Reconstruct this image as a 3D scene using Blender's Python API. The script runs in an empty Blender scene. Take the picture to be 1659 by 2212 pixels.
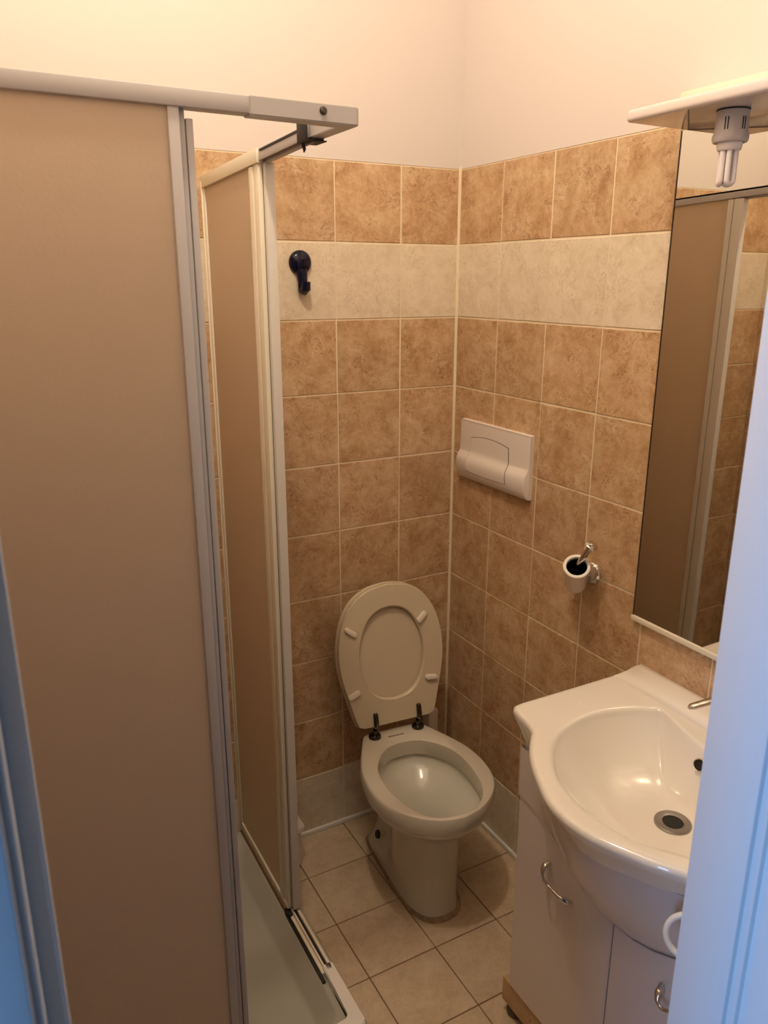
import bpy, bmesh, math, random
from mathutils import Vector, Matrix
random.seed(7)
PI = math.pi
S = bpy.context.scene
C = S.collection

# ------------------------------------------------------------------ camera, world, lights
cam = bpy.data.objects.new('camera', bpy.data.cameras.new('camera'))
C.objects.link(cam)
cam.location = (-1.32563, -1.97134, 1.70432)
cam.rotation_euler = (1.280945, -0.001459, -0.501257)
cam.data.sensor_fit = 'HORIZONTAL'
cam.data.sensor_width = 36.0
cam.data.lens = 36.0 * 1681.64 / 1659.0
cam.data.clip_start = 0.02
cam.data.dof.use_dof = True
cam.data.dof.focus_distance = 1.9
cam.data.dof.aperture_fstop = 14.0
S.camera = cam

w = bpy.data.worlds.new('world'); S.world = w; w.use_nodes = True
w.node_tree.nodes['Background'].inputs[0].default_value = (0.45, 0.6, 1.0, 1)
w.node_tree.nodes['Background'].inputs[1].default_value = 0.3

S.view_settings.view_transform = 'Standard'
S.view_settings.look = 'None'
S.view_settings.gamma = 1.0
S.view_settings.use_curve_mapping = False
S.view_settings.exposure = 0.0

def light(name, kind, loc, energy, color, **kw):
    l = bpy.data.lights.new(name, kind); l.energy = energy; l.color = color
    for k, v in kw.items(): setattr(l, k, v)
    o = bpy.data.objects.new(name, l); o.location = loc; C.objects.link(o)
    return o
# warm bulb under the bathroom ceiling
light('ceiling_bulb_light', 'POINT', (-0.92, -0.90, 2.86), 30.0, (1.0, 0.845, 0.635), shadow_soft_size=0.035)
# cool daylight from the hall window behind the camera
hw = light('hall_window_light', 'AREA', (-2.85, -2.27, 1.5), 44.0, (0.26, 0.52, 1.0), shape='RECTANGLE', size=0.8, size_y=1.3)
hw.rotation_euler = (PI / 2, 0, -PI / 2)

# ------------------------------------------------------------------ materials
def srgb(r, g, b):
    f = lambda c: (c / 255 / 12.92) if c / 255 <= 0.04045 else ((c / 255 + 0.055) / 1.055) ** 2.4
    return (f(r), f(g), f(b), 1)
def mat(name, col, rough=0.5, metal=0.0, bump=0.0, bscale=60, spec=0.5, coat=0.0, mottle=0.0, mscale=4.0):
    m = bpy.data.materials.new(name); m.use_nodes = True
    nt = m.node_tree; b = nt.nodes['Principled BSDF']
    b.inputs['Base Color'].default_value = col
    b.inputs['Roughness'].default_value = rough
    b.inputs['Metallic'].default_value = metal
    b.inputs['Specular IOR Level'].default_value = spec
    b.inputs['Coat Weight'].default_value = coat
    tc = nt.nodes.new('ShaderNodeTexCoord')
    if mottle:
        n = nt.nodes.new('ShaderNodeTexNoise'); n.inputs['Scale'].default_value = mscale; n.inputs['Detail'].default_value = 5
        nt.links.new(tc.outputs['Object'], n.inputs['Vector'])
        r = nt.nodes.new('ShaderNodeValToRGB')
        r.color_ramp.elements[0].position = 0.3; r.color_ramp.elements[1].position = 0.7
        r.color_ramp.elements[0].color = tuple(c * (1 - mottle) for c in col[:3]) + (1,)
        r.color_ramp.elements[1].color = col
        nt.links.new(n.outputs['Fac'], r.inputs['Fac']); nt.links.new(r.outputs['Color'], b.inputs['Base Color'])
    if bump:
        n = nt.nodes.new('ShaderNodeTexNoise'); n.inputs['Scale'].default_value = bscale; n.inputs['Detail'].default_value = 4
        nt.links.new(tc.outputs['Object'], n.inputs['Vector'])
        bp = nt.nodes.new('ShaderNodeBump'); bp.inputs['Strength'].default_value = bump; bp.inputs['Distance'].default_value = 0.002
        nt.links.new(n.outputs['Fac'], bp.inputs['Height']); nt.links.new(bp.outputs['Normal'], b.inputs['Normal'])
    return m

def tile_mat(name, c_lo, c_mid, c_hi, vein, vein_amt=0.55, rough=0.32, vary=0.06):
    m = bpy.data.materials.new(name); m.use_nodes = True
    nt = m.node_tree; N = nt.nodes.new; L = nt.links.new
    b = nt.nodes['Principled BSDF']
    tc = N('ShaderNodeTexCoord'); oi = N('ShaderNodeObjectInfo')
    mul = N('ShaderNodeVectorMath'); mul.operation = 'MULTIPLY'; mul.inputs[1].default_value = (37.0, 91.0, 53.0)
    comb = N('ShaderNodeCombineXYZ')
    for i in range(3): L(oi.outputs['Random'], comb.inputs[i])
    L(comb.outputs[0], mul.inputs[0])
    add = N('ShaderNodeVectorMath'); add.operation = 'ADD'
    L(tc.outputs['Object'], add.inputs[0]); L(mul.outputs[0], add.inputs[1])
    n1 = N('ShaderNodeTexNoise'); n1.inputs['Scale'].default_value = 15; n1.inputs['Detail'].default_value = 8; n1.inputs['Roughness'].default_value = 0.84; n1.inputs['Distortion'].default_value = 0.25
    L(add.outputs[0], n1.inputs['Vector'])
    r1 = N('ShaderNodeValToRGB')
    e = r1.color_ramp.elements; e[0].position = 0.36; e[0].color = c_lo; e[1].position = 0.66; e[1].color = c_hi
    em = r1.color_ramp.elements.new(0.5); em.color = c_mid
    L(n1.outputs['Fac'], r1.inputs['Fac'])
    # thin dark veins: narrow band of a distorted noise
    n2 = N('ShaderNodeTexNoise'); n2.inputs['Scale'].default_value = 34; n2.inputs['Detail'].default_value = 6; n2.inputs['Roughness'].default_value = 0.6; n2.inputs['Distortion'].default_value = 0.9
    L(add.outputs[0], n2.inputs['Vector'])
    sub = N('ShaderNodeMath'); sub.operation = 'SUBTRACT'; sub.inputs[1].default_value = 0.5; L(n2.outputs['Fac'], sub.inputs[0])
    ab = N('ShaderNodeMath'); ab.operation = 'ABSOLUTE'; L(sub.outputs[0], ab.inputs[0])
    r2 = N('ShaderNodeValToRGB'); r2.color_ramp.elements[0].position = 0.0; r2.color_ramp.elements[0].color = (1, 1, 1, 1)
    r2.color_ramp.elements[1].position = 0.022; r2.color_ramp.elements[1].color = (0, 0, 0, 1)
    L(ab.outputs[0], r2.inputs['Fac'])
    n3 = N('ShaderNodeTexNoise'); n3.inputs['Scale'].default_value = 16; n3.inputs['Detail'].default_value = 2
    ad2 = N('ShaderNodeVectorMath'); ad2.operation = 'ADD'; ad2.inputs[1].default_value = (5, 9, 3); L(add.outputs[0], ad2.inputs[0]); L(ad2.outputs[0], n3.inputs['Vector'])
    r3 = N('ShaderNodeValToRGB'); r3.color_ramp.elements[0].position = 0.42; r3.color_ramp.elements[1].position = 0.60
    L(n3.outputs['Fac'], r3.inputs['Fac'])
    # small dark pits
    n4 = N('ShaderNodeTexNoise'); n4.inputs['Scale'].default_value = 120; n4.inputs['Detail'].default_value = 2; L(add.outputs[0], n4.inputs['Vector'])
    r4 = N('ShaderNodeValToRGB'); r4.color_ramp.elements[0].position = 0.63; r4.color_ramp.elements[1].position = 0.72; L(n4.outputs['Fac'], r4.inputs['Fac'])
    mx = N('ShaderNodeMath'); mx.operation = 'MAXIMUM'; L(r2.outputs[0], mx.inputs[0]); L(r4.outputs[0], mx.inputs[1])
    mm = N('ShaderNodeMath'); mm.operation = 'MULTIPLY'; L(mx.outputs[0], mm.inputs[0]); L(r3.outputs[0], mm.inputs[1])
    ma = N('ShaderNodeMath'); ma.operation = 'MULTIPLY'; ma.inputs[1].default_value = vein_amt; L(mm.outputs[0], ma.inputs[0])
    mix = N('ShaderNodeMix'); mix.data_type = 'RGBA'
    L(ma.outputs[0], mix.inputs['Factor']); L(r1.outputs['Color'], mix.inputs['A']); mix.inputs['B'].default_value = vein
    # each tile slightly lighter or darker
    hv = N('ShaderNodeHueSaturation'); mr = N('ShaderNodeMapRange'); mr.inputs['To Min'].default_value = 1 - vary; mr.inputs['To Max'].default_value = 1 + vary
    L(oi.outputs['Random'], mr.inputs['Value']); L(mr.outputs[0], hv.inputs['Value']); L(mix.outputs['Result'], hv.inputs['Color'])
    L(hv.outputs[0], b.inputs['Base Color'])
    b.inputs['Roughness'].default_value = rough; b.inputs['Specular IOR Level'].default_value = 0.35
    bp = N('ShaderNodeBump'); bp.inputs['Strength'].default_value = 0.25; bp.inputs['Distance'].default_value = 0.001
    L(n1.outputs['Fac'], bp.inputs['Height']); L(bp.outputs[0], b.inputs['Normal'])
    return m

def glass_mat(name):   # frosted acrylic that scatters light through
    m = bpy.data.materials.new(name); m.use_nodes = True
    nt = m.node_tree; nt.nodes.remove(nt.nodes['Principled BSDF'])
    N = nt.nodes.new; L = nt.links.new
    tr = N('ShaderNodeBsdfTranslucent'); df = N('ShaderNodeBsdfDiffuse'); gl = N('ShaderNodeBsdfGlossy')
    tr.inputs[0].default_value = srgb(246, 236, 220); df.inputs[0].default_value = srgb(240, 222, 200); gl.inputs['Roughness'].default_value = 0.35
    n = N('ShaderNodeTexNoise'); n.inputs['Scale'].default_value = 160; n.inputs['Detail'].default_value = 1
    tc = N('ShaderNodeTexCoord'); L(tc.outputs['Object'], n.inputs['Vector'])
    bp = N('ShaderNodeBump'); bp.inputs['Strength'].default_value = 0.3; bp.inputs['Distance'].default_value = 0.001
    L(n.outputs['Fac'], bp.inputs['Height'])
    for q in (df, gl): L(bp.outputs[0], q.inputs['Normal'])
    a = N('ShaderNodeMixShader'); a.inputs[0].default_value = 0.5; L(tr.outputs[0], a.inputs[1]); L(df.outputs[0], a.inputs[2])
    c = N('ShaderNodeMixShader'); c.inputs[0].default_value = 0.05; L(a.outputs[0], c.inputs[1]); L(gl.outputs[0], c.inputs[2])
    L(c.outputs[0], nt.nodes['Material Output'].inputs[0])
    return m

M = dict(
    plaster=mat('wall_plaster', srgb(220, 211, 205), 0.9, bump=0.25, bscale=35),
    tile=tile_mat('travertine_tile', srgb(176, 138, 100), srgb(199, 165, 127), srgb(220, 194, 160), srgb(132, 82, 48), 0.7),
    light_tile=tile_mat('pale_tile', srgb(212, 196, 170), srgb(225, 210, 186), srgb(236, 223, 202), srgb(176, 152, 120), 0.5, vary=0.03),
    floor_tile=tile_mat('floor_tile', srgb(192, 170, 142), srgb(206, 186, 158), srgb(218, 200, 174), srgb(170, 138, 104), 0.35, rough=0.4, vary=0.03),
    grout=mat('wall_grout', srgb(236, 220, 190), 0.8),
    floor_grout=mat('floor_grout', srgb(120, 90, 62), 0.9),
    trim=mat('white_trim', srgb(235, 232, 226), 0.35),
    ceramic=mat('white_ceramic', srgb(244, 238, 228), 0.08, coat=0.6),
    toilet=mat('toilet_ceramic', srgb(208, 202, 186), 0.09, coat=0.5),
    bowl=mat('bowl_glaze', srgb(216, 214, 200), 0.07, coat=0.5),
    seat=mat('seat_plastic', srgb(214, 200, 172), 0.3),
    bumper=mat('bumper_plastic', srgb(240, 230, 214), 0.35),
    white=mat('white_lacquer', srgb(222, 212, 208), 0.18, coat=0.3),
    plastic=mat('white_plastic', srgb(232, 222, 214), 0.32),
    alu=mat('grey_enamel', srgb(188, 184, 184), 0.4),
    side_post=mat('brightened_grey_enamel', srgb(216, 210, 202), 0.4),  # lighter copy of the grey enamel, offsets the shade on the side posts
    cream=mat('cream_profile', srgb(232, 224, 204), 0.35),
    chrome=mat('chrome', srgb(215, 212, 208), 0.08, metal=1.0),
    dull=mat('dull_metal', srgb(160, 156, 152), 0.35, metal=1.0),
    dark_chrome=mat('tarnished_chrome', srgb(96, 92, 88), 0.15, metal=1.0),
    black=mat('black_gap', srgb(20, 16, 14), 0.6),
    rubber=mat('grey_rubber', srgb(98, 88, 78), 0.6),
    tape=mat('black_tape', srgb(8, 8, 9), 0.6),
    blue=mat('navy_plastic', srgb(3, 5, 38), 0.07, spec=0.4),
    mirror=mat('mirror_glass', srgb(226, 224, 216), 0.01, metal=1.0),
    mirror_edge=mat('mirror_edge', srgb(60, 46, 34), 0.4),
    wood=mat('chipboard', srgb(206, 172, 128), 0.6, mottle=0.15, mscale=20),
    frost=glass_mat('frosted_acrylic'),
    tray=mat('tray_enamel', srgb(178, 178, 166), 0.2, coat=0.3, mottle=0.08, mscale=7),
    frame=mat('door_frame_paint', srgb(232, 234, 236), 0.4, bump=0.15, bscale=30),
    holder=mat('lamp_holder_plastic', srgb(190, 182, 178), 0.4),
    tube=mat('tube_glass', srgb(235, 226, 222), 0.25),
    water=mat('bowl_water', srgb(190, 196, 182), 0.02, coat=1.0),
    caulk=mat('yellowed_sealant', srgb(176, 150, 120), 0.8, mottle=0.5, mscale=60),
    print=mat('grey_print', srgb(120, 100, 84), 0.5),
    scale=mat('limescale_joint', srgb(120, 84, 50), 0.7, mottle=0.4, mscale=80),
    hall=mat('hall_paint', srgb(128, 118, 108), 0.9),
)

# ------------------------------------------------------------------ mesh helpers
def obj(name, bm, m, parent=None, smooth=True, mats=None, angle=40):
    me = bpy.data.meshes.new(name)
    bmesh.ops.recalc_face_normals(bm, faces=bm.faces[:])
    bm.to_mesh(me); bm.free()
    for q in (mats or [m]): me.materials.append(q)
    if smooth:
        for p in me.polygons: p.use_smooth = True
        me.set_sharp_from_angle(angle=math.radians(angle))
    o = bpy.data.objects.new(name, me); C.objects.link(o)
    if parent:
        o.parent = parent
        o.matrix_parent_inverse = Matrix.Translation(parent.location).inverted() if not parent.parent else parent.matrix_parent_inverse.copy()
        if parent.parent: o.matrix_parent_inverse = Matrix()
    return o
def thing(name, label, cat, loc, group=None):
    o = bpy.data.objects.new(name, None); o.empty_display_size = 0.05; C.objects.link(o); o.location = loc
    o['label'] = label; o['category'] = cat
    if group: o['group'] = group
    return o
def tag(o, label, cat):
    o['label'] = label; o['category'] = cat; return o
def part(name, bm, m, parent, label=None, **kw):
    o = obj(name, bm, m, parent, **kw)
    if label: o['label'] = label
    return o
def bx(x0, x1, y0, y1, z0, z1, bev=0.0, seg=2, bm=None):
    t = bmesh.new()
    bmesh.ops.create_cube(t, size=1)
    for v in t.verts:
        v.co = Vector(((x0 + x1) / 2 + v.co.x * (x1 - x0), (y0 + y1) / 2 + v.co.y * (y1 - y0), (z0 + z1) / 2 + v.co.z * (z1 - z0)))
    if bev: bmesh.ops.bevel(t, geom=t.edges[:], offset=bev, segments=seg, profile=0.5, affect='EDGES')
    if bm is None: return t
    me = bpy.data.meshes.new('tmp'); t.to_mesh(me); t.free(); bm.from_mesh(me); bpy.data.meshes.remove(me)
    return bm
def join(*bms):
    r = bms[0]
    for b in bms[1:]:
        me = bpy.data.meshes.new('tmp'); b.to_mesh(me); b.free(); r.from_mesh(me); bpy.data.meshes.remove(me)
    return r
def loft(rings, closed=True, cap0=True, cap1=True, bm=None, mi=None):
    bm = bm or bmesh.new(); vs = [[bm.verts.new(p) for p in r] for r in rings]
    n = len(rings[0])
    for i in range(len(rings) - 1):
        for j in range(n if closed else n - 1):
            k = (j + 1) % n
            f = bm.faces.new((vs[i][j], vs[i][k], vs[i + 1][k], vs[i + 1][j]))
            if mi: f.material_index = mi[i]
    if cap0 and closed: bm.faces.new(vs[0][::-1])
    if cap1 and closed:
        f = bm.faces.new(vs[-1])
        if mi: f.material_index = mi[-1]
    return bm
def tube(pts, r, n=12, caps=True, bm=None, flat=1.0, up=None):
    pts = [Vector(p) for p in pts]
    if not isinstance(r, (list, tuple)): r = [r] * len(pts)
    rings = []; prev = None
    for i, p in enumerate(pts):
        d = (pts[min(i + 1, len(pts) - 1)] - pts[max(i - 1, 0)]).normalized()
        if prev is None:
            a = Vector(up) if up else (Vector((0, 0, 1)) if abs(d.z) < 0.9 else Vector((1, 0, 0)))
            a = (a - d * a.dot(d)).normalized()
        else:
            a = (prev - d * prev.dot(d)).normalized()
        prev = a; b = d.cross(a)
        rings.append([p + r[i] * (math.cos(t) * a * flat + math.sin(t) * b) for t in [2 * PI * k / n for k in range(n)]])
    return loft(rings, cap0=caps, cap1=caps, bm=bm)
def lathe(prof, o=(0, 0, 0), axis=(0, 0, 1), n=32, cap0=True, cap1=True, bm=None):
    o = Vector(o); ax = Vector(axis).normalized()
    a = Vector((1, 0, 0)) if abs(ax.x) < 0.9 else Vector((0, 1, 0))
    a = (a - ax * a.dot(ax)).normalized(); b = ax.cross(a)
    rings = [[o + ax * h + max(r, 1e-5) * (math.cos(t) * a + math.sin(t) * b) for t in [2 * PI * k / n for k in range(n)]] for r, h in prof]
    return loft(rings, cap0=cap0, cap1=cap1, bm=bm)
def spline(pts, n, closed=False):
    P = [Vector(p) for p in pts]; out = []; m = len(P)
    segs = m if closed else m - 1
    for i in range(segs):
        if closed: a, b, c, d = P[(i - 1) % m], P[i], P[(i + 1) % m], P[(i + 2) % m]
        else: a, b, c, d = P[max(i - 1, 0)], P[i], P[i + 1], P[min(i + 2, m - 1)]
        for k in range(n):
            t = k / n
            out.append(0.5 * ((2 * b) + (c - a) * t + (2 * a - 5 * b + 4 * c - d) * t * t + (3 * b - a - 3 * c + d) * t ** 3))
    if not closed: out.append(P[-1].copy())
    return out
def outline_from_half(half, n, sub=12, cuts=None):
    """half: (s, width) points front-to-back on the +side; returns closed ring of n (x=side, y=s) points, equal arc length"""
    pts = [Vector((q[0], q[1], 0)) for q in half]
    h = spline(pts, sub)
    full = h + [Vector((-p.x, p.y, 0)) for p in h[-2:0:-1]]
    L = [0]
    for i in range(len(full)): L.append(L[-1] + (full[(i + 1) % len(full)] - full[i]).length)
    out = []
    for k in range(n):
        t = L[-1] * k / n
        for i in range(len(full)):
            if L[i + 1] >= t:
                u = (t - L[i]) / max(L[i + 1] - L[i], 1e-9); out.append(full[i].lerp(full[(i + 1) % len(full)], u)); break
    return out
def polar(full, c, n):
    """resample closed outline by angle about c"""
    out = []
    m = len(full)
    for k in range(n):
        a = 2 * PI * (k + 0.5) / n; d = Vector((math.cos(a), math.sin(a), 0)); best = None
        for i in range(m):
            p = full[i] - c; q = full[(i + 1) % m] - c; e = q - p
            den = d.x * (-e.y) + e.x * d.y
            if abs(den) < 1e-12: continue
            t = (p.x * (-e.y) + e.x * p.y) / den; s = (d.x * p.y - d.y * p.x) / den
            if t > 0 and -1e-6 <= s <= 1 + 1e-6 and (best is None or t > best): best = t
        out.append(c + d * best)
    return out

# ------------------------------------------------------------------ room shell
ZF = -0.012; XL = -1.393; YF = -1.50; ZC = 3.00; T = 0.2
def struct(name, bm, m, parent=None, smooth=False, **kw):
    o = obj(name, bm, m, parent, smooth=smooth, **kw)
    if not parent: o['kind'] = 'structure'
    return o
wall_back = struct('wall_back', bx(XL - 0.1, 0.1, 0.004, 0.12, ZF - 0.1, ZC), M['plaster'])
wall_right = struct('wall_right', bx(0.004, 0.12, YF - 0.15, 0.004, ZF - 0.1, ZC), M['plaster'])
wall_left = struct('wall_left', bx(XL - 0.12, XL - 0.004, YF - 0.15, 0.004, ZF - 0.1, ZC), M['plaster'])
DX0, DX1, DT = -1.345, -0.639, 2.06     # rough door opening
fb = join(bx(XL - 0.004, DX0, YF - 0.15, YF, ZF, ZC), bx(DX1, 0.004, YF - 0.15, YF, ZF, ZC), bx(DX0, DX1, YF - 0.15, YF, DT, ZC))
wall_front = struct('wall_front', fb, M['plaster'])
ceiling = struct('ceiling', bx(XL - 0.12, 0.12, YF - 0.15, 0.12, ZC, ZC + 0.1), M['plaster'])
floor = struct('floor', bx(XL - 0.12, 0.12, YF - 0.15, 0.12, ZF - 0.1, ZF - 0.0025), M['floor_grout'])
# upper plaster sits slightly proud of the tiling
struct('upper_plaster', bx(XL, 0.004, -0.0015, 0.004, 2.001, ZC, 0.0), M['plaster'], wall_back)
struct('upper_plaster', bx(-0.0015, 0.004, YF, 0.004, 2.001, ZC, 0.0), M['plaster'], wall_right)
struct('upper_plaster', bx(XL - 0.004, XL + 0.0015, YF, 0.004, 2.001, ZC, 0.0), M['plaster'], wall_left)
struct('grout_bed', bx(XL, 0.0, -0.0002, 0.004, 0, 2.001), M['grout'], wall_back)
struct('grout_bed', bx(-0.0002, 0.004, YF, 0.0, 0, 2.001), M['grout'], wall_right)
struct('grout_bed', bx(XL - 0.004, XL + 0.0002, YF, 0.0, 0, 2.001), M['grout'], wall_left)

tile_cache = {}
def tile_mesh(wd, ht, m, key):
    k = (round(wd, 4), round(ht, 4), key)
    if k not in tile_cache:
        t = bmesh.new(); bmesh.ops.create_cube(t, size=1)
        for v in t.verts: v.co = Vector((v.co.x * wd, v.co.y * ht, v.co.z * 0.004))
        top = [e for e in t.edges if all(v.co.z > 0 for v in e.verts)]
        bmesh.ops.bevel(t, geom=top, offset=0.0012, segments=1, affect='EDGES')
        bmesh.ops.delete(t, geom=[f for f in t.faces if f.normal.z < -0.9], context='FACES')
        me = bpy.data.meshes.new('tile'); t.to_mesh(me); t.free(); me.materials.append(m); tile_cache[k] = me
    return tile_cache[k]
def put_tile(me, loc, rot, parent):
    o = bpy.data.objects.new('tile', me); C.objects.link(o); o.parent = parent
    o.location = loc
    o.rotation_euler = (rot[0] + random.uniform(-.0022, .0022), rot[1] + random.uniform(-.0022, .0022), rot[2] + random.uniform(-.004, .004))
    return o
G = 0.0044
def tile_wall(parent, first, total, fn, rot, skip=None):
    edges = [0.0, first]
    while edges[-1] < total - 0.01: edges.append(min(edges[-1] + T, total))
    for i in range(len(edges) - 1):
        a, b = edges[i], edges[i + 1]
        if b - a < 0.02: continue
        for r in range(10):
            z0 = 2.0 - T * (r + 1)
            kind = 'light_tile' if r in (1, 9) else 'tile'
            g = G if r not in (1,) else 0.0032
            me = tile_mesh(b - a - g, T - G, M[kind], kind)
            put_tile(me, fn((a + b) / 2 + random.uniform(-.0006, .0006), z0 + T / 2 + random.uniform(-.0006, .0006)), rot, parent)
tile_wall(wall_back, 0.193, -XL, lambda s, z: (-s, -0.0002, z), (PI / 2, 0, 0))
tile_wall(wall_right, 0.2012, -YF, lambda s, z: (-0.0002, -s, z), (PI / 2, 0, -PI / 2))
tile_wall(wall_left, 0.2, -YF, lambda s, z: (XL + 0.0002, -s, z), (PI / 2, 0, PI / 2))
# floor tiles, 20 cm, starting from the back right corner
for i in range(7):
    for j in range(8):
        x1 = -0.197 * 0 - T * i; x0 = max(x1 - T, XL)
        y1 = (0.0 if j == 0 else 0.017 - 0.1975 * j); y0 = max(0.017 - 0.1975 * (j + 1), YF)
        if x1 - x0 < 0.02 or y1 - y0 < 0.02: continue
        g = 0.0028
        put_tile(tile_mesh(x1 - x0 - g, y1 - y0 - g, M['floor_tile'], 'floor_tile'), ((x0 + x1) / 2, (y0 + y1) / 2, ZF - 0.002), (0, 0, 0), floor)
# corner bead and the white strips along the floor
struct('trim_1', tube([(-0.003, -0.003, 0), (-0.003, -0.003, 2.005)], 0.0055, 8), M['grout'], smooth=True)
struct('baseboard_back', join(bx(-0.57, 0, -0.010, 0.0, ZF, 0.003, 0.002)), M['trim'], smooth=True)
struct('baseboard_right', bx(-0.010, 0.0, -0.86, -0.010, ZF, 0.003, 0.002), M['trim'], smooth=True)

# hall beyond the door
hb = join(bx(-3.0, 1.2, -4.0, -3.9, ZF, ZC), bx(-3.0, -2.9, -3.9, YF - 0.15, ZF, ZC), bx(1.1, 1.2, -3.9, YF - 0.15, ZF, ZC),
          bx(-3.0, XL - 0.12, YF - 0.15, YF - 0.05, ZF, ZC), bx(0.12, 1.2, YF - 0.15, YF - 0.05, ZF, ZC),
          bx(-3.0, 1.2, -4.0, YF - 0.15, ZC, ZC + 0.1), bx(-3.0, 1.2, -4.0, YF - 0.15, ZF - 0.1, ZF - 0.0025))
struct('wall_hall', hb, M['hall'])

# ------------------------------------------------------------------ door frame
JL, JR = -1.3165, -0.6665
door = bpy.data.objects.new('door_1', None); C.objects.link(door); door.location = (-0.99, YF, ZF); door['kind'] = 'structure'
def jamb(xa, xb, s):      # xa opening side face
    parts = []
    def b2(p, q, y0, y1, z1=DT, bv=0.003): parts.append(bx(min(p, q), max(p, q), y0, y1, ZF, z1, bv))
    b2(xa, xb, -1.562, -1.492)                     # stop lining
    if s < 0:
        b2(xa + s * 0.0125, xb, -1.662, -1.558, bv=0.0015)
        b2(xa + s * 0.0165, xb + s * 0.075, -1.672, -1.650, bv=0.0015)
        return join(*parts)
    b2(xa + s * 0.0135, xb, -1.610, -1.558)        # rebate
    b2(xa + s * 0.0065, xb, -1.572, -1.560)        # seal lip
    b2(xa + s * 0.020, xb + s * 0.02, -1.662, -1.606)    # outer face and architrave
    b2(xa + s * 0.026, xb + s * 0.075, -1.672, -1.650)
    return join(*parts)
for nm, xa, xb, s in (('jamb', JL, DX0, -1), ('jamb', JR, DX1, 1)):
    o = struct(nm, jamb(xa, xb, s), M['frame'], door, smooth=True)
struct('head', join(bx(DX0, DX1, -1.562, -1.492, 2.03, DT, 0.003), bx(DX0 - .075, DX1 + .075, -1.672, -1.650, 2.02, 2.13, 0.003)), M['frame'], door, smooth=True)

# ------------------------------------------------------------------ shower tray
tx0, tx1, ty0, ty1 = XL + 0.003, -0.700, -0.775, -0.003
def rrect(x0, x1, y0, y1, r, z, n=6):
    out = []
    for cx, cy, a0 in ((x1 - r, y1 - r, 0), (x0 + r, y1 - r, PI / 2), (x0 + r, y0 + r, PI), (x1 - r, y0 + r, 3 * PI / 2)):
        for k in range(n + 1): 
            a = a0 + PI / 2 * k / n; out.append(Vector((cx + r * math.cos(a), cy + r * math.sin(a), z)))
    return out
tr = thing('shower_tray', 'pale greenish enamel shower tray on the floor inside the enclosure', 'shower tray', ((tx0 + tx1) / 2, (ty0 + ty1) / 2, ZF))
part('basin', loft([rrect(tx0, tx1, ty0, ty1, 0.02, ZF), rrect(tx0, tx1, ty0, ty1, 0.02, 0.082), rrect(tx0 + .004, tx1 - .004, ty0 + .004, ty1 - .004, 0.02, 0.087),
                    rrect(tx0 + .035, tx1 - .048, ty0 + .048, ty1 - .040, 0.03, 0.087), rrect(tx0 + .04, tx1 - .053, ty0 + .053, ty1 - .045, 0.035, 0.083),
                    rrect(tx0 + .065, tx1 - .080, ty0 + .08, ty1 - .085, 0.05, 0.032), rrect(tx0 + .075, tx1 - .092, ty0 + .09, ty1 - .097, 0.05, 0.026),
                    rrect(tx0 + .3, tx1 - .3, ty0 + .3, ty1 - .3, 0.02, 0.020)]), M['tray'], tr)
part('drain', lathe([(0.045, 0), (0.045, 0.004), (0.038, 0.006), (0.0, 0.007)], (-1.05, -0.40, 0.020)), M['chrome'], tr)

# ------------------------------------------------------------------ shower enclosure
en = thing('shower_enclosure', 'corner shower enclosure with frosted sliding panels and grey frame', 'shower enclosure', (-0.73, -0.765, 0.087))
RZ0, RZ1 = 1.938, 1.962
XO, XI, YO, YI = -0.712, -0.742, -0.772, -0.742
# front (camera side) rail
part('top_rail', join(bx(XL + .001, -0.888, YO + .002, YI, RZ0, RZ1, .002)), M['alu'], en, 'grey top rail facing the door')
def prism(poly, z0, z1, bev=.0015):
    t = bmesh.new(); a = [t.verts.new((x, y, z0)) for x, y in poly]; b = [t.verts.new((x, y, z1)) for x, y in poly]
    n = len(poly); t.faces.new(a[::-1]); t.faces.new(b)
    for i in range(n): t.faces.new((a[i], a[(i + 1) % n], b[(i + 1) % n], b[i]))
    if bev: bmesh.ops.bevel(t, geom=t.edges[:], offset=bev, segments=2, affect='EDGES')
    return t
def tilt(t):
    for v in t.verts: v.co.z -= .030 * max(0, v.co.y + .63)
    return t
cr = prism([(-.893, YO), (XO - .004, YO), (XO, YO + .004), (XO, -.628), (XI + .004, -.628), (XI + .004, YI), (-.893, YI)], RZ0 - .002, RZ1)
cp = part('corner_piece', cr, M['alu'], en)
part('screw', lathe([(0.006, 0), (0.006, 0.002), (0.004, 0.0045), (0, 0.005)], (-0.775, YO, 1.952), (0, -1, 0), 16), M['dark_chrome'], en)
# side rail: outer face, inner channel
sr = tilt(join(bx(XO - .006, XO, -0.63, -0.002, RZ0 - .002, RZ1 - .004, .001), bx(XI, XO, -0.63, -0.002, RZ1 - .010, RZ1 - .004, .001),
          bx(XI, XI + .004, -0.63, -0.36, RZ0 - .002, RZ1 - .009, .001), bx(XI + .012, XI + .016, -0.63, -0.36, RZ0 - .008, RZ1 - .01, .001)))
part('top_rail', sr, M['alu'], en, 'slim side rail beside the toilet')
part('rail_channel', tilt(bx(XI - .0012, XI + .002, -0.625, -0.40, RZ1 - .0105, RZ1 - .0065)), M['black'], en, smooth=False)
part('rail_cover', tilt(bx(XI - .005, XI + .012, -0.392, -0.003, RZ0 - .006, RZ1 - .003, .001)), M['cream'], en, 'yellowed cream cover strip')
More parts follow.
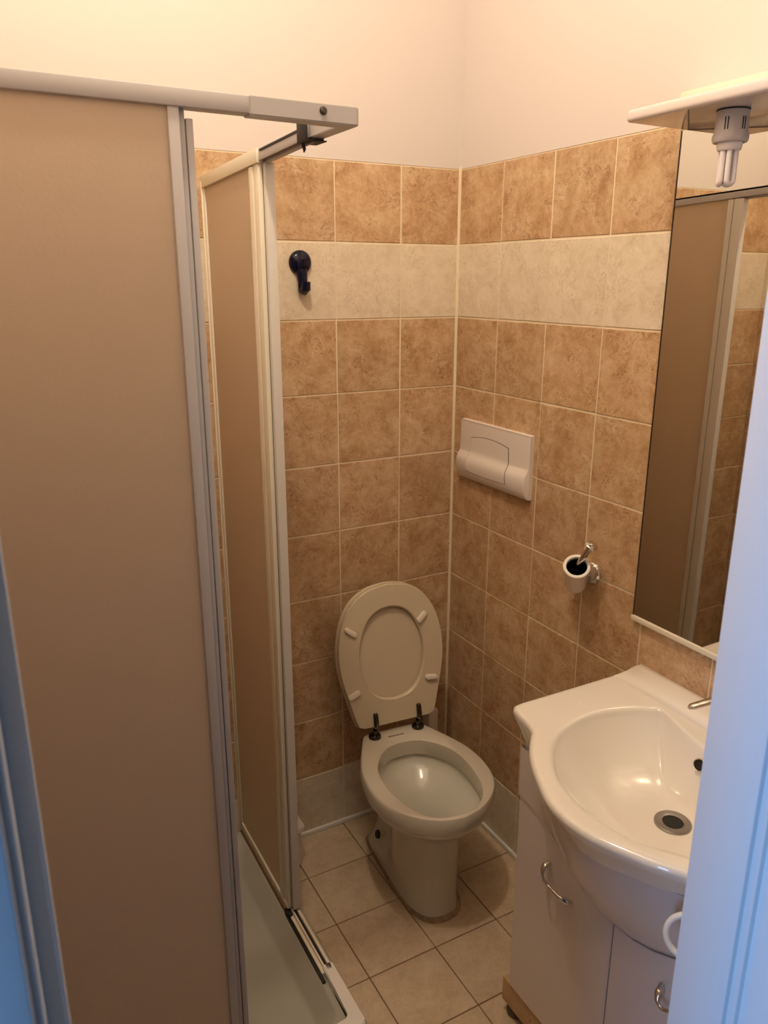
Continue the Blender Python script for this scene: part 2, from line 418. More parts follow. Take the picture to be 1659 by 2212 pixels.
# tape wrapped round the joint
tp = join(bx(XI - .0045, XI - .002, -0.640, -0.598, RZ0 - .006, RZ1 + .001, .0005), bx(XI - .004, XO + .002, -0.644, -0.600, RZ0 - .0075, RZ0 - .0055, .0005),
          bx(XO, XO + .002, -0.632, -0.602, RZ0 - .006, RZ1 - .002, .0005), tube([(XI, -0.612, RZ0 - .006), (XI + .004, -0.611, RZ0 - .017), (XI + .002, -0.613, RZ0 - .022)], [.004, .003, .001], 6))
part('tape', tp, M['tape'], en, 'black tape wrapped round the rail joint')
# side panels, both pushed to the back wall
BZ = 0.112
def post(x0, x1, y0, y1, z0, z1): return bx(x0, x1, y0, y1, z0, z1, .0015)
p1 = part('sliding_panel', bx(-0.740, -0.736, -0.350, -0.018, BZ + .012, RZ0 + .0), M['frost'], en, 'frosted panel on the side by the toilet', smooth=False)
part('frame', join(post(-.745, -.733, -.361, -.337, BZ + .004, RZ0 - .016), post(-.7435, -.733, -.388, -.3615, BZ + .004, RZ0 - .004), bx(-.7445, -.7335, -.018, -.006, BZ, RZ0 - .002, .0015), bx(-.7445, -.7335, -.386, -.006, BZ, BZ + .014, .0015)), M['cream'], p1)
p2 = part('sliding_panel', bx(-0.724, -0.720, -0.385, -0.03, BZ + .012, RZ0 - .01), M['frost'], en, 'outer frosted panel on the side by the toilet', smooth=False)
part('frame', join(post(-.7325, -.713, -.366, -.348, BZ + .002, RZ0 - .012), post(-.7325, -.712, -.400, -.369, BZ + .002, RZ0 - .012), post(-.7325, -.718, -.370, -.365, BZ + .002, RZ0 - .012), bx(-.729, -.716, -.396, -.02, BZ, BZ + .012, .0015)), M['side_post'], p2)
part('seal', bx(-.7335, -.7320, -.3885, -.3655, BZ + .01, RZ0 - .02), M['rubber'], en, smooth=False)
part('wall_profile', bx(-.748, -.712, -.008, -.0015, 0.09, RZ0 - .01, .001), M['cream'], en)
# front panels, pushed to the left wall
q1 = part('sliding_panel', bx(XL + .01, -1.005, -.762, -.758, BZ + .012, RZ0 + .002), M['frost'], en, 'frosted panel facing the door', smooth=False)
part('frame', join(post(-1.0125, -.9960, -.767, -.753, BZ + .006, RZ0 + .004), bx(-1.010, -.996, -.765, -.755, RZ0 - .01, RZ0 + .004, .001)), M['alu'], q1)
q2 = part('sliding_panel', bx(XL + .01, -.995, -.748, -.744, BZ + .012, RZ0 + .002), M['frost'], en, 'inner frosted panel facing the door', smooth=False)
part('frame', join(post(-.9950, -.9855, -.7555, -.740, BZ + .006, RZ0 + .002), post(-.9845, -.974, -.757, -.7425, BZ + .006, RZ0 - .012)), M['alu'], q2)
part('seal', bx(-.9962, -.9945, -.760, -.748, BZ + .008, RZ0 + .002), M['rubber'], en, smooth=False)
part('wall_profile', bx(XL + .0015, XL + .012, -.772, -.738, 0.09, RZ0, .001), M['alu'], en)
# bottom track with worn seals
bt = join(bx(XO - .030, XO, -.60, -.002, 0.087, 0.098, .001), bx(XO - .010, XO - .003, -.60, -.36, 0.097, 0.108, .001), bx(XO - .022, XO - .017, -.60, -.36, 0.097, 0.106, .001))
part('bottom_track', bt, M['cream'], en)
part('bottom_track', join(bx(XL + .002, -.80, YO, YI, .087, .098, .001), bx(XL + .002, -.80, YO + .004, YO + .01, .097, .108, .001)), M['alu'], en, 'grey track facing the door')
part('corner_piece', prism([(-.83, -.779), (XO - .012, -.779), (XO + .003, -.764), (XO + .003, -.585), (XO - .024, -.585), (XO - .024, -.735), (XO - .034, -.745), (-.83, -.745)], .0872, .108, .003), M['trim'], en, 'white bottom corner piece')
part('clip', join(bx(XO - .016, XO - .006, -.603, -.588, .107, .1095, .0005)), M['dull'], en)
part('seal', join(bx(XO - .037, XO - .029, -.62, -.375, .087, .094, .001), bx(XO - .0155, XO - .0115, -.595, -.375, .0975, .1035)), M['black'], en)
part('seal', join(tube([(XO - .018, -.362, .10), (XO - .016, -.376, .106), (XO - .004, -.384, .110), (XO + .002, -.380, .112)], .004, 8), bx(-.748, -.735, -.40, -.37, .089, .104, .003)), M['black'], en)
part('sealant', join(bx(XI - .005, XI - .001, -.40, -.006, .0875, .094, .001)), M['scale'], en, 'brown stained sealant under the side panel')

# ------------------------------------------------------------------ white box on the floor behind the panel
pb = thing('floor_box', 'small white plastic box on the floor between shower and back wall', 'box', (-0.63, -0.06, ZF))
part('body', loft([rrect(-.690, -.588, -.118, -.012, .014, ZF), rrect(-.692, -.584, -.122, -.012, .016, ZF + .03), rrect(-.690, -.590, -.120, -.012, .016, .106), rrect(-.692, -.579, -.126, -.010, .018, .109), rrect(-.692, -.579, -.126, -.010, .018, .121), rrect(-.689, -.582, -.123, -.013, .016, .125)]), M['plastic'], pb)
part('slot', bx(-.632, -.612, -.075, -.062, .1245, .1258, .0005), M['black'], pb)

# ------------------------------------------------------------------ toilet
TB = Vector((-0.306, -0.155, 0)); th = math.atan2(0.087, 0.9962)
fx = Vector((-0.087, -0.9962, 0)).normalized(); rx = Vector((0.9962, -0.087, 0)).normalized()
def tl(x, s, z): return TB + rx * x + fx * s + Vector((0, 0, z))
NT = 72
RIM = [(0, 0), (.075, .0), (.092, .006), (.103, .024), (.125, .070), (.146, .118), (.164, .168), (.173, .220), (.174, .272), (.165, .325), (.144, .370), (.108, .410), (.058, .442), (0, .456)]
def rim(scale, cs=.26, dz=0, off=0, half=RIM):
    o = outline_from_half(half, NT)
    c = Vector((0, cs, 0)); 
    return [c + (p - c) * scale for p in o]
rim0 = outline_from_half(RIM, NT)
hole = outline_from_half([(0, .085), (.04, .090), (.077, .115), (.108, .158), (.122, .20), (.126, .25), (.122, .305), (.108, .36), (.080, .405), (.040, .430), (0, .436)], NT)
ped = outline_from_half([(0, -.04), (.06, -.04), (.078, -.03), (.084, .0), (.087, .06), (.088, .14), (.086, .22), (.078, .285), (.055, .33), (.028, .346), (0, .350)], NT)
ped2 = outline_from_half([(0, -.03), (.035, -.03), (.046, -.022), (.050, .0), (.052, .05), (.064, .11), (.078, .16), (.080, .22), (.073, .275), (.054, .318), (.028, .336), (0, .340)], NT)
ped = [Vector((p.x * .95 + .010, p.y, 0)) for p in ped]; ped2 = [Vector((p.x + .012, p.y, 0)) for p in ped2]
def mixr(a, b, t, z): return [tl(*(a[i].lerp(b[i], t).xy), z) for i in range(NT)]
def scl(a, k, cs): return [Vector((0, cs, 0)) + (p - Vector((0, cs, 0))) * k for p in a]
toilet = thing('toilet', 'off-white floor-standing toilet with its seat raised against the back wall', 'toilet', (TB.x, TB.y - 0.2, ZF))
ins = lambda a, k, cs=.25: scl(a, k, cs)
rings = [mixr(ped, ped, 0, ZF), mixr(ins(ped, .99, .15), ped, 0, .004), mixr(ins(ped, .96, .15), ped2, .35, .03), mixr(ins(ped, .93, .15), ped2, .9, .07), mixr(ped2, ped2, 0, .12),
         mixr(ped2, rim0, .02, .18), mixr(ped2, rim0, .06, .235), mixr(ped2, rim0, .24, .275), mixr(ped2, ins(rim0, .95), .60, .305), mixr(ped2, ins(rim0, .965), .90, .327), mixr(ped, ins(rim0, .955), .95, .341),
         mixr(ped, ins(rim0, .985), 1, .349), mixr(rim0, rim0, 0, .358), mixr(ins(rim0, 1.008), rim0, 0, .375), mixr(rim0, rim0, 0, .391), mixr(ins(rim0, .985), rim0, 0, .398), mixr(ins(rim0, .965), rim0, 0, .400),
         mixr(ins(hole, 1.03, .27), rim0, 0, .400), mixr(ins(hole, 1.005, .27), rim0, 0, .397), mixr(hole, rim0, 0, .390), mixr(ins(hole, 1.0, .27), rim0, 0, .352), mixr(ins(hole, 1.03, .27), rim0, 0, .346)]
part('bowl', loft(rings, cap1=False), M['toilet'], toilet)
bowlr = [mixr(ins(hole, a_, .25), hole, 0, z_) for a_, z_ in ((1.05, .351), (1.04, .338), (.99, .324), (.90, .311), (.78, .298), (.64, .280), (.50, .252), (.38, .21), (.30, .16), (.2, .13))]
part('bowl_lining', loft(bowlr, cap0=False), M['bowl'], toilet)
part('water', loft([mixr(ins(hole, .30, .25), hole, 0, .150), mixr(ins(hole, .30, .25), hole, 0, .152)]), M['water'], toilet)
part('base_joint', loft([mixr(ins(ped, 1.06, .15), ped, 0, ZF), mixr(ins(ped, 1.05, .15), ped, 0, ZF + .004), mixr(ins(ped, 1.005, .15), ped, 0, ZF + .010)]), M['caulk'], toilet, 'stained sealant round the foot')
part('fixing_hole', lathe([(0.0135, -.004), (0.0125, 0.0012), (0.0, .0014)], tl(-.0615, .040, .062), tuple(-rx + Vector((0, 0, .25))), 20), M['black'], toilet)
# flush pipe behind
part('flush_pipe', join(tube([(-.070, -.035, .15), (-.080, -.030, .30), (-.080, -.030, .325)], .014, 16), tube([(-.070, -.040, .20), (-.15, -.06, .16), tl(.02, -.04, .16)], .03, 16), bx(-.098, -.060, -.045, -.003, .14, .335, .006)), M['plastic'], toilet, 'white pipe box behind the bowl')
# printed mark
lt = bmesh.new()
for k in range(7):
    a = -.028 + k * .0072
    bx(a, a + .0048, 0, .006 if k else .007, 0, .0004, bm=lt)
for v in lt.verts: v.co = tl(v.co.x + .002, .050 - v.co.y, .4002 + v.co.z)
part('printed_mark', lt, M['print'], toilet, 'small worn maker\'s print', smooth=False)

# seat and lid, both raised
ZH = .420
bdir = -fx; U = (bdir * .19 + Vector((0, 0, .982))).normalized(); Nn = (fx * .982 + Vector((0, 0, .19))).normalized()
LO = TB + Vector((0, 0, ZH)) - fx * .0 + rx * .014
def lp(a, b, n): return LO + rx * a + U * b + Nn * n
LID = [(0, 0), (.10, .0), (.120, .003), (.131, .022), (.148, .085), (.164, .15), (.1715, .21), (.168, .27), (.150, .335), (.115, .388), (.060, .420), (0, .430)]
lid0 = outline_from_half(LID, NT)
hole_l = outline_from_half([(0, .078), (.045, .088), (.080, .120), (.100, .172), (.104, .22), (.096, .27), (.072, .322), (.038, .350), (0, .358)], NT)
def lr(a, n): return [lp(p.x, p.y, n) for p in a]
cs = .215
part('lid', loft([lr(scl(lid0, .985, cs), -.012), lr(scl(lid0, 1.0, cs), -.008), lr(lid0, .002), lr(scl(lid0, .99, cs), .005)]), M['seat'], toilet)
seat_rings = [lr(scl(lid0, .975, cs), .008), lr(scl(lid0, .985, cs), .012), lr(scl(lid0, .985, cs), .020), lr(scl(lid0, .975, cs), .0235), lr(scl(hole_l, 1.03, cs), .0235), lr(scl(hole_l, 1.0, cs), .020), lr(scl(hole_l, 1.0, cs), .010), lr(scl(hole_l, 1.03, cs), .008)]
sb = loft(seat_rings + [seat_rings[0]], cap0=False, cap1=False); bmesh.ops.remove_doubles(sb, verts=sb.verts[:], dist=1e-5)
seat = part('seat', sb, M['seat'], toilet, angle=22)
for a, b, ang in ((-.128, .303, -38), (.103, .311, 44), (-.132, .114, 22), (.121, .120, -8)):
    ca, sa = math.cos(math.radians(ang)), math.sin(math.radians(ang))
    rr = []
    for h, ww in ((.0232, 1.0), (.030, 1.0), (.0325, .85), (.0335, .55)):
        rr.append([lp(a + ca * px - sa * py, b + sa * px + ca * py, h) for px, py in [((.0125 if math.cos(t) > 0 else -.0125) + .0078 * ww * math.cos(t), .0078 * ww * math.sin(t)) for t in [2 * PI * (k + .5) / 20 for k in range(20)]]])
    part('bumper', loft(rr), M['bumper'], seat, 'raised white rubber pad')
for sx in (-.065, .077):
    base = tl(sx, .032, .400)
    hb_ = lathe([(.0185, 0), (.0190, .004), (.0175, .008), (.010, .010), (0, .0105)], base, (0, 0, 1), 24)
    k = lp(sx - .006, .045, .028)
    join(hb_, tube([base + Vector((0, 0, .008)), base + Vector((0, 0, .018)), lp(sx - .008, -.004, .020), lp(sx - .008, .006, .030)], .0070, 12),
         tube([lp(sx - .006, .000, .027), lp(sx - .006, .020, .029), lp(sx - .006, .042, .028), lp(sx - .006, .047, .026)], [.0075, .0080, .0075, .005], 12))
    part('hinge', hb_, M['dark_chrome'], toilet, 'chrome hinge')

# ------------------------------------------------------------------ flush plate on the right wall
fp = thing('flush_plate', 'white plastic flush plate with one button on the right wall', 'flush plate', (0, -0.225, 1.22))
prof = [(-.003, 0), (.0165, .003), (.018, .006), (.019, .05), (.0195, .088), (.022, .097), (.029, .108), (.033, .118), (.034, .132), (.031, .152), (.024, .168), (.016, .1765), (-.003, .178)]
def plate_bm(y0, y1, z1, prof, inset=.004, lift=0.0):
    prof = spline([Vector((p[0], p[1], 0)) for p in prof], 4)
    ys = [y0, y0 - inset * .3, y0 - inset, y1 + inset, y1 + inset * .3, y1]
    ks = [.86, .95, 1, 1, .95, .86]
    rings = []
    for y, k in zip(ys, ks):
        rings.append([Vector((-(max(p.x, 0) * k + lift) if p.x > 0 else .001, y, z1 - p.y if True else 0)) for p in prof])
    return loft(rings)
plate = part('cover', plate_bm(-.063, -.386, 1.311, prof), M['plastic'], fp)
# button: a slightly proud panel that follows the cover profile, with a dark joint
def xprof(d):
    pr = spline([Vector((p[0], p[1], 0)) for p in prof], 8)
    for i in range(len(pr) - 1):
        if pr[i].y <= d <= pr[i + 1].y: return pr[i].x + (pr[i + 1].x - pr[i].x) * (d - pr[i].y) / max(pr[i + 1].y - pr[i].y, 1e-9)
    return .02
def button(grow, lift):
    rows = []
    nz, ny = 14, 10
    for i in range(nz + 1):
        row = []
        for j in range(ny + 1):
            u = j / ny; yy = (-.123 + grow) + (-.298 - grow + .123 - grow) * u
            top = .040 + .010 * ((2 * u - 1) ** 2) - grow; bot = .150 + .003 * ((2 * u - 1) ** 2) * -1 + grow
            d = top + (bot - top) * i / nz
            taper = (d - .04) / .11
            yy = -.2105 + (yy + .2105) * (1 + .10 * taper)
            row.append(Vector((-(xprof(d) + lift), yy, 1.311 - d)))
        rows.append(row)
    return loft(rows, closed=False)
jb = button(.0012, .0004)
part('button_joint', jb, M['black'], fp)
part('button', button(0, .0010), M['plastic'], fp)
part('shadow_gap', bx(-.002, -.0005, -.384, -.065, 1.1345, 1.3095), M['black'], fp, smooth=False)

# ------------------------------------------------------------------ hook on the back wall
hk = thing('wall_hook', 'dark blue plastic suction hook on the pale tiles of the back wall', 'hook', (-0.496, 0, 1.745))
part('disc', lathe([(.0305, .001), (.031, .006), (.029, .011), (.022, .0165), (.012, .0195), (0, .0205)], (-.497, -.001, 1.747), (0, -1, 0), 40, cap0=True), M['blue'], hk)
part('stem', join(tube([(-.496, -.010, 1.728), (-.4955, -.014, 1.712), (-.495, -.014, 1.698), (-.495, -.014, 1.676)], [.0165, .0140, .0128, .0125], 16, flat=.75, up=(0, 1, 0)),), M['blue'], hk)
part('hook_tip', join(tube([(-.4945, -.012, 1.6795), (-.4935, -.020, 1.678), (-.4925, -.028, 1.682), (-.4920, -.030, 1.700)], [.0125, .0130, .0130, .0115], 14)), M['blue'], hk)

# ------------------------------------------------------------------ brush cup on the right wall
bc = thing('brush_cup', 'white tilted cup with chrome rod on round chrome mount, right wall', 'toilet brush holder', (0, -0.63, 1.0))
nax = Vector((-.46, -.48, .745)).normalized()
cc = Vector((-.075, -.655, 1.045))
part('cup', lathe([(.0, -.096), (.020, -.096), (.026, -.092), (.0285, -.08), (.0315, -.002), (.0325, .001), (.0310, .0025), (.0275, .0025), (.0250, .0015), (.0243, -.002), (.0235, -.03), (.023, -.085)], cc, nax, 40, cap1=True), M['ceramic'], bc)
part('lining', lathe([(.0238, -.006), (.0232, -.03), (.0225, -.084), (0, -.0845)], cc, nax, 32, cap0=False), M['black'], bc)
rd = Vector((.05, -.52, .85)).normalized()
rb = cc + nax * -.003 + Vector((.51, .54, .67)) * .010 + Vector((.877, -.48, 0)) * .005
part('shaft', tube([rb - nax * .07, rb - rd * .001], .006, 12), M['black'], bc)
part('rod', join(tube([rb - rd * .002, rb + rd * .062], .0076, 16), lathe([(.0076, -.002), (.014, .000), (.0162, .002), (.0162, .004), (.012, .0075), (0, .009)], rb + rd * .062, rd, 24)), M['chrome'], bc)
part('mount', join(lathe([(.030, 0), (.030, .004), (.027, .009), (.018, .013), (.010, .015), (.008, .03), (.008, .045)], (0, -.633, 1.008), (-1, 0, 0), 32), tube([(-.04, -.636, 1.010), (-.048, -.640, 1.006)], .013, 16)), M['chrome'], bc)

# ------------------------------------------------------------------ mirror and lamp shelf
mr = thing('wall_mirror', 'tall rectangular mirror on the right wall above the washbasin', 'mirror', (0, -1.09, 0.95))
MY0, MY1 = -.786, -1.386
part('glass', bx(-.0125, -.0085, MY1, MY0, .957, 1.984), M['mirror'], mr, smooth=False)
part('backing', bx(-.0085, -.002, MY1, MY0 - .0, .957, 1.984), M['mirror_edge'], mr, smooth=False)
part('side_edge', bx(-.0135, -.0085, MY0 - .0008, MY0 + .0014, .957, 1.984), M['mirror_edge'], mr, smooth=False)
part('bottom_profile', bx(-.0165, -.001, MY1, MY0 + .004, .945, .9575, .002), M['cream'], mr)
sh = thing('lamp_shelf', 'white shelf with downlight above the mirror', 'shelf', (0, -1.09, 1.985))
part('board', bx(-.168, -.001, MY1 - .0, MY0 - .004, 1.984, 2.006, .007, seg=4), M['white'], sh)
ms = bx(-.108, .108, -.0008, .0008, 0, .0012)
a1, a2 = Vector((-.003, -.793, 1.9832)), Vector((-.160, -.929, 1.9832))
for v in ms.verts:
    d = (a2 - a1); q = (v.co.x + .108) / .216; nrm = Vector((-d.y, d.x, 0)).normalized()
    v.co = a1 + d * q + nrm * v.co.y + Vector((0, 0, v.co.z))
part('joint_line', ms, M['rubber'], sh, smooth=False)
part('back_strip', bx(-.030, -.002, MY1, MY0 - .002, 2.006, 2.050, .003), M['cream'], sh)
lh = Vector((-.095, -.968, 1.984))
lamp = part('lamp_holder', lathe([(.026, .0), (.0268, -.002), (.0272, -.034), (.0295, -.041), (.0300, -.044), (.0295, -.049), (.0275, -.052), (.024, -.053), (.022, -.050)], lh, (0, 0, 1), 40), M['holder'], sh, 'grey plastic lamp holder')
part('shadow_ring', lathe([(.0272, .0005), (.0276, -.001), (.0272, -.0025)], lh, (0, 0, 1), 40), M['black'], lamp)
for a in (196, 206, 258, 268):
    ar = math.radians(a); c_ = lh + Vector((.0270 * math.cos(ar), .0270 * math.sin(ar), -.024)); t_ = Vector((-math.sin(ar), math.cos(ar), 0))
    s_ = bmesh.new(); n_ = Vector((math.cos(ar), math.sin(ar), 0))
    ring = [[c_ + t_ * p + Vector((0, 0, q)) + n_ * h for p, q in ((-.0009, -.010), (.0009, -.010), (.0009, .010), (-.0009, .010))] for h in (-.001, .0006)]
    part('vent_slot', loft(ring, bm=s_), M['black'], lamp, smooth=False)
bulb = part('bulb_collar', lathe([(.0215, -.048), (.0215, -.053), (.0210, -.056), (.0200, -.063), (.018, -.065), (.0, -.065)], lh, (0, 0, 1), 36), M['tube'], sh, 'pale collar of the compact bulb')
for k in range(3):
    a = math.radians(20 + 120 * k); c_ = lh + Vector((.0102 * math.cos(a), .0102 * math.sin(a), 0)); t_ = Vector((-math.sin(a), math.cos(a), 0)) * .0066
    pts = [c_ + t_ + Vector((0, 0, z)) for z in (-.063, -.094, -.113)] 
    pts += [c_ + t_ * math.cos(b) + Vector((0, 0, -.113 - .0054 * math.sin(b))) for b in [PI * i / 6 for i in range(1, 6)]]
    pts += [c_ - t_ + Vector((0, 0, z)) for z in (-.113, -.094, -.063)]
    part('tube', tube(pts, .0049, 12), M['tube'], bulb)

# ------------------------------------------------------------------ washbasin
BY = -1.131
def bp_(t, d, z): return Vector((-d, BY + t, z))
NB = 200; cb = Vector((0, .245, 0))
def clo(half, sub=10, sharp=False):
    pts = [Vector((q[0], q[1], 0)) for q in half]
    h = spline(pts, sub) if not sharp else pts
    return h + [Vector((-p.x, p.y, 0)) for p in h[-2:0:-1]]
OUTL = [(0.0, 0.004), (0.1637, 0.004), (0.3069, 0.004), (0.3274, 0.005), (0.3345, 0.012), (0.3366, 0.05), (0.3386, 0.1739), (0.3407, 0.2967), (0.3407, 0.3427), (0.3345, 0.3632), (0.312, 0.3713), (0.2762, 0.3765), (0.2435, 0.3867), (0.2251, 0.4041), (0.1995, 0.4276), (0.1586, 0.4562), (0.1023, 0.4849), (0.0512, 0.5054), (0.0, 0.5125)]
out_o = polar(clo(OUTL), cb, NB)
BOWL = [(0.0, 0.133), (0.0512, 0.1258), (0.1125, 0.1084), (0.1534, 0.0962), (0.1708, 0.0921), (0.1743, 0.0921), (0.1768, 0.0946), (0.186, 0.112), (0.2046, 0.1381), (0.2235, 0.1892), (0.2292, 0.2455), (0.2107, 0.3294), (0.1688, 0.3918), (0.0921, 0.444), (0.0, 0.4644)]
bow_o = polar(clo(BOWL), cb, NB)
dr = Vector((0, .233, 0))
def ring_(o, z, inset=0.0, toward=None, k=0.0):
    r = []
    for p in o:
        c = toward or cb; q = p + (c - p) * k
        if inset:
            dd = (c - q); q = q + dd.normalized() * inset
        r.append(bp_(q.x, max(q.y, .003), z))
    return r
ZR = .822
rings = [ring_(out_o, 0.722, .055), ring_(out_o, 0.745, .040), ring_(out_o, 0.775, .022), ring_(out_o, 0.792, .009), ring_(out_o, 0.802, .003), ring_(out_o, 0.812, 0.0), ring_(out_o, 0.819, .003), ring_(out_o, ZR, .009), ring_(out_o, ZR, .016),
         ring_(bow_o, ZR, -.012, dr), ring_(bow_o, ZR - .0008, -.007, dr), ring_(bow_o, ZR - .003, -.002, dr), ring_(bow_o, ZR - .0075, .0015, dr), ring_(bow_o, ZR - .014, .0035, dr)]
for k in range(1, 21):
    u = (k / 20) ** 1.35; kk = u * .86
    z = ZR - .014 - .104 * (1 - (1 - u) ** 2.9)
    rings.append(ring_(bow_o, z, .0035 * (1 - u), dr, kk))
wb = thing('washbasin', 'white ceramic washbasin with bowed front set on the cabinet', 'washbasin', (-.25, BY, .742))
bm = loft(rings, cap0=False)
# raised ledge along the wall with the faucet bench
led = [[bp_(t, d, z) for d, z in ((.0025, .78), (.0025, .840), (.006, .8435), (.018, .843), (.034, .841), (.050, .838), (.064, .832), (.074, .824), (.078, .78))] for t in (-.332, -.326, -.2, 0, .2, .312, .328)]
for i, r in enumerate(led):
    if i in (0, 6):
        for v in r: v.z = min(v.z, .824 if v.x < -.03 else .832)
loft(led, bm=bm)
part('basin', bm, M['ceramic'], wb, angle=50)
ov = Vector((-.1425, BY + .022, .7905)); on = Vector((-.88, 0, .47))
part('overflow', lathe([(.0130, -.006), (.0136, .003), (.0125, .0048), (.0108, .0042), (.0106, -.002)], ov, on, 28), M['chrome'], wb)
part('overflow_hole', lathe([(.0107, -.002), (.0107, .0026), (0, .0028)], ov, on, 24), M['black'], wb)
dz = rings[-1][0].z
part('drain', join(lathe([(.0345, -.004), (.0345, .003), (.033, .0045), (.025, .0040), (.0200, .0030), (.0185, -.002)], (-.231, BY, dz), (0, 0, 1), 40, cap0=False, cap1=False)), M['dull'], wb, 'metal drain ring')
part('drain_hole', lathe([(.0190, -.0015), (0, -.0016)], (-.231, BY, dz + .004), (0, 0, 1), 32), M['black'], wb, smooth=False)

fa = thing('faucet', 'chrome single-lever faucet on the washbasin ledge', 'faucet', (-.060, BY, .834))
part('body', join(lathe([(.027, -.010), (.027, .006), (.024, .010), (.0225, .05), (.0225, .072), (.020, .080), (.0, .082)], (-.055, BY, .842), (0, 0, 1), 32)), M['chrome'], fa)
part('spout', tube([(-.060, BY, .868), (-.085, BY, .872), (-.108, BY, .870), (-.116, BY, .862)], [.014, .0125, .0115, .011], 20), M['chrome'], fa)
part('lever', join(tube([(-.040, BY, .928), (-.065, BY, .937), (-.115, BY, .945), (-.175, BY, .951), (-.217, BY, .953), (-.226, BY, .9525)], [.019, .018, .0115, .0085, .0080, .004], 18, flat=.62)), M['chrome'], fa)

# ------------------------------------------------------------------ vanity cabinet
FXX = -.3637
vc = thing('vanity_cabinet', 'white lacquered vanity cabinet with two doors below the washbasin', 'cabinet', (-.2, BY, ZF))
CY0, CY1 = BY - .294, BY + .294
part('carcass', join(bx(FXX + .018, -.002, CY0, CY0 + .018, .094, .71, .001), bx(FXX + .018, -.002, CY1 - .018, CY1, .094, .71, .001), bx(FXX + .018, -.002, CY0, CY1, .094, .112, .001), bx(-.012, -.002, CY0 + .018, CY1 - .018, .112, .67)), M['white'], vc)
part('gap_shade_panel', bx(FXX + .0185, FXX + .0285, CY0 + .018, CY1 - .018, .112, .67), M['rubber'], vc, smooth=False)  # added dark sheet that paints shade into the gap above the doors
UP = [(-0.3069, 0.6278), (-0.2916, 0.6278), (-0.2506, 0.6237), (-0.1893, 0.6073), (-0.1381, 0.5766), (-0.0921, 0.5521), (-0.046, 0.5367), (0.0, 0.5316)]
UP = UP + [(-a, b) for a, b in UP[-2::-1]]
def Uz(t):
    for i in range(len(UP) - 1):
        if UP[i][0] <= t <= UP[i + 1][0]:
            q = (t - UP[i][0]) / (UP[i + 1][0] - UP[i][0]); q = q
            return UP[i][1] + (UP[i + 1][1] - UP[i][1]) * q
    return .628
def door_bm(t0, t1, side):
    n = 24; cols = []
    zz0 = .099
    for i in range(n + 1):
        t = t0 + (t1 - t0) * i / n; zt = Uz(t) - .007
        # small cut corner where the doors meet
        e = min(abs(t), 1)
        cols.append((BY + t, zt))
    f = [Vector((0, y, zz0)) for y, _ in cols] + [Vector((0, y, z)) for y, z in cols[::-1]]
    rg = []
    cy = sum(v.y for v in f) / len(f); cz = .33
    for x, ins_ in ((FXX + .017, 0), (FXX + .0015, 0), (FXX, .0015)):
        rg.append([Vector((x, v.y + (ins_ if v.y < cy else -ins_), v.z + (ins_ if v.z < .2 else -ins_))) for v in f])
    return loft(rg)
for t0, t1, nm in ((.0012, .293, 'left'), (-.293, -.0012, 'right')):
    d = part('door', door_bm(t0, t1, nm), M['white'], vc, angle=30)
    if nm == 'left': pts = [(.222, .501, .000), (.221, .497, .012), (.218, .487, .022), (.210, .474, .024), (.196, .466, .022), (.178, .465, .022), (.162, .463, .020), (.150, .458, .010), (.144, .455, .0)]
    else: pts = [(-.075, .474, .0), (-.080, .466, .012), (-.086, .456, .022), (-.098, .452, .024), (-.112, .458, .022), (-.126, .466, .022), (-.140, .474, .020), (-.15, .48, .010), (-.156, .482, 0)]
    if nm == 'left': pts = [(.200 + (p[0] - .222) * .95 - .016, p[1] + .030, p[2]) for p in pts]
    if nm == 'right': pts = [(p[0] - .048, p[1] + .028, p[2]) for p in pts]
    P3 = spline([Vector((FXX - p[2], BY + p[0], p[1])) for p in pts], 5)
    nn = len(P3); rr = []
    for i in range(nn):
        s = i / (nn - 1); rr.append(.0034 + .0046 * (max(0, 1 - abs(s - .14) / .16) + max(0, 1 - abs(s - .86) / .16)))
    part('handle', tube(P3, rr, 12, flat=.8), M['chrome'], d, 'curved chrome handle')
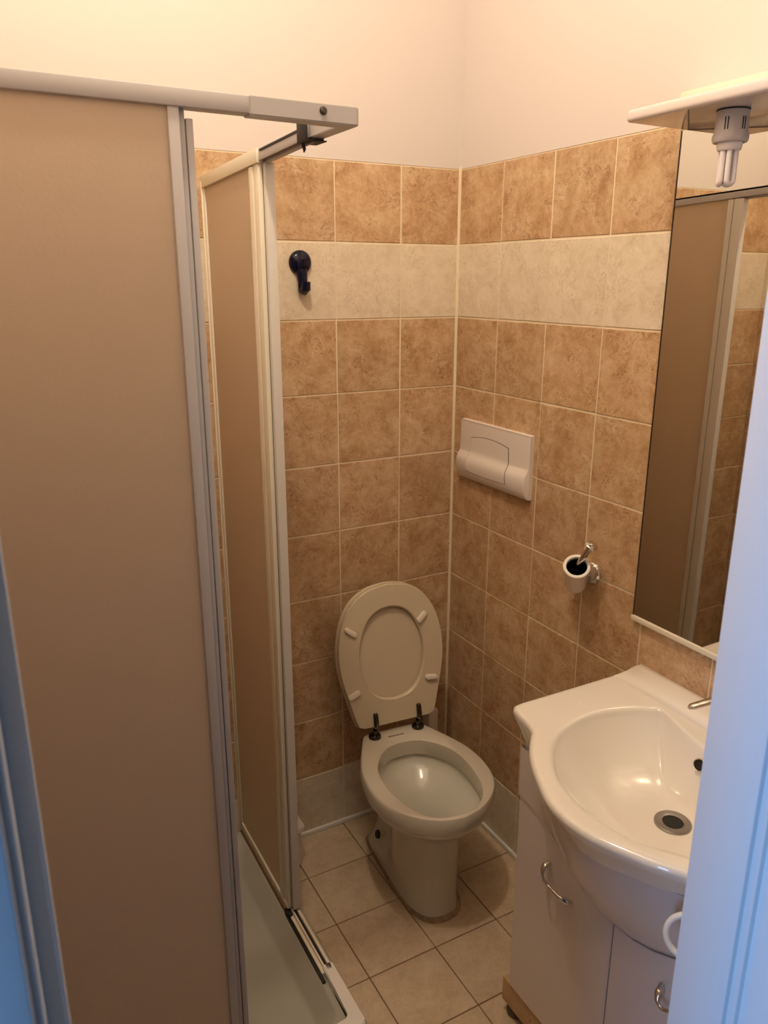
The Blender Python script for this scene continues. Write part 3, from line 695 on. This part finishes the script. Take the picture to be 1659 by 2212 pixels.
# curved fascia under the basin
rows = []
nt_ = 48
oo = clo(OUTL)
def Dof(t):
    best = 0
    for i in range(len(oo)):
        a, b = oo[i], oo[(i + 1) % len(oo)]
        if (a.x - t) * (b.x - t) <= 0 and abs(a.x - b.x) > 1e-9:
            q = (t - a.x) / (b.x - a.x); best = max(best, a.y + (b.y - a.y) * q)
    return best
tops = []
for j in range(nt_ + 1):
    t = -.2935 + .587 * j / nt_
    D = max(-FXX + .0005, Dof(t) - .047); tops.append((t, D))
tops = [(tops[i][0], sum(tops[max(0, min(nt_, i + k))][1] for k in (-3, -2, -1, 0, 1, 2, 3)) / 7) for i in range(nt_ + 1)]
nv = 14
for i in range(nv + 1):
    v = i / nv; row = []
    for t, D in tops:
        zb = Uz(t); z = zb + (.748 - zb) * v
        d = (-FXX + .0035) + (D - (-FXX)) * math.sin(v * PI / 2) ** 0.9
        row.append(Vector((-d, BY + t, z)))
    rows.append(row)
back = [[Vector((p.x + .012, p.y, p.z)) for p in r] for r in rows]
fb_ = bmesh.new(); loft(rows, closed=False, bm=fb_); loft(back, closed=False, bm=fb_)
loft([rows[0], back[0]], closed=False, bm=fb_); loft([[r[0] for r in rows], [r[0] for r in back]], closed=False, bm=fb_); loft([[r[-1] for r in rows], [r[-1] for r in back]], closed=False, bm=fb_)
bmesh.ops.remove_doubles(fb_, verts=fb_.verts[:], dist=1e-6)
part('fascia', fb_, M['white'], vc, 'bowed white panel under the basin', angle=60)
# chipboard plinth on round feet
part('plinth', join(bx(FXX + .006, FXX + .022, CY0 - .0, CY1 + .028, .024, .091, .0015), bx(FXX + .022, -.06, CY1 - .006, CY1 + .010, .024, .091, .0015)), M['wood'], vc, 'raw chipboard plinth board')
part('screw_hole', lathe([(.0022, 0), (0, .0006)], (FXX + .006, BY + .217, .058), (-1, 0, 0), 10), M['black'], vc)
for fy in (CY1 + .004, CY0 + .03):
    for fxp in (-.333, -.06):
        part('foot', lathe([(.020, 0), (.021, .004), (.021, .012), (.016, .018), (.014, .025), (.014, .037)], (fxp, fy, ZF), (0, 0, 1), 20), M['rubber'], vc)
# white towel ring by the door frame
tr_ = thing('towel_ring', 'white plastic ring on the cabinet front by the door frame', 'ring', (-.44, -1.345, .745))
rc = Vector((-.446, -1.352, .730))
rn = Vector((-.72, -.55, .25)).normalized(); ra = Vector((0, 0, 1)); ra = (ra - rn * ra.dot(rn)).normalized(); rb2 = rn.cross(ra)
part('ring', tube([rc + .034 * (math.cos(t) * ra + math.sin(t) * rb2) for t in [2 * PI * k / 40 for k in range(41)]], .0052, 12), M['trim'], tr_)
part('mount', tube([rc + ra * .034, rc + ra * .030 - rn * .02, rc + ra * .03 - rn * .04], .006, 10), M['trim'], tr_)
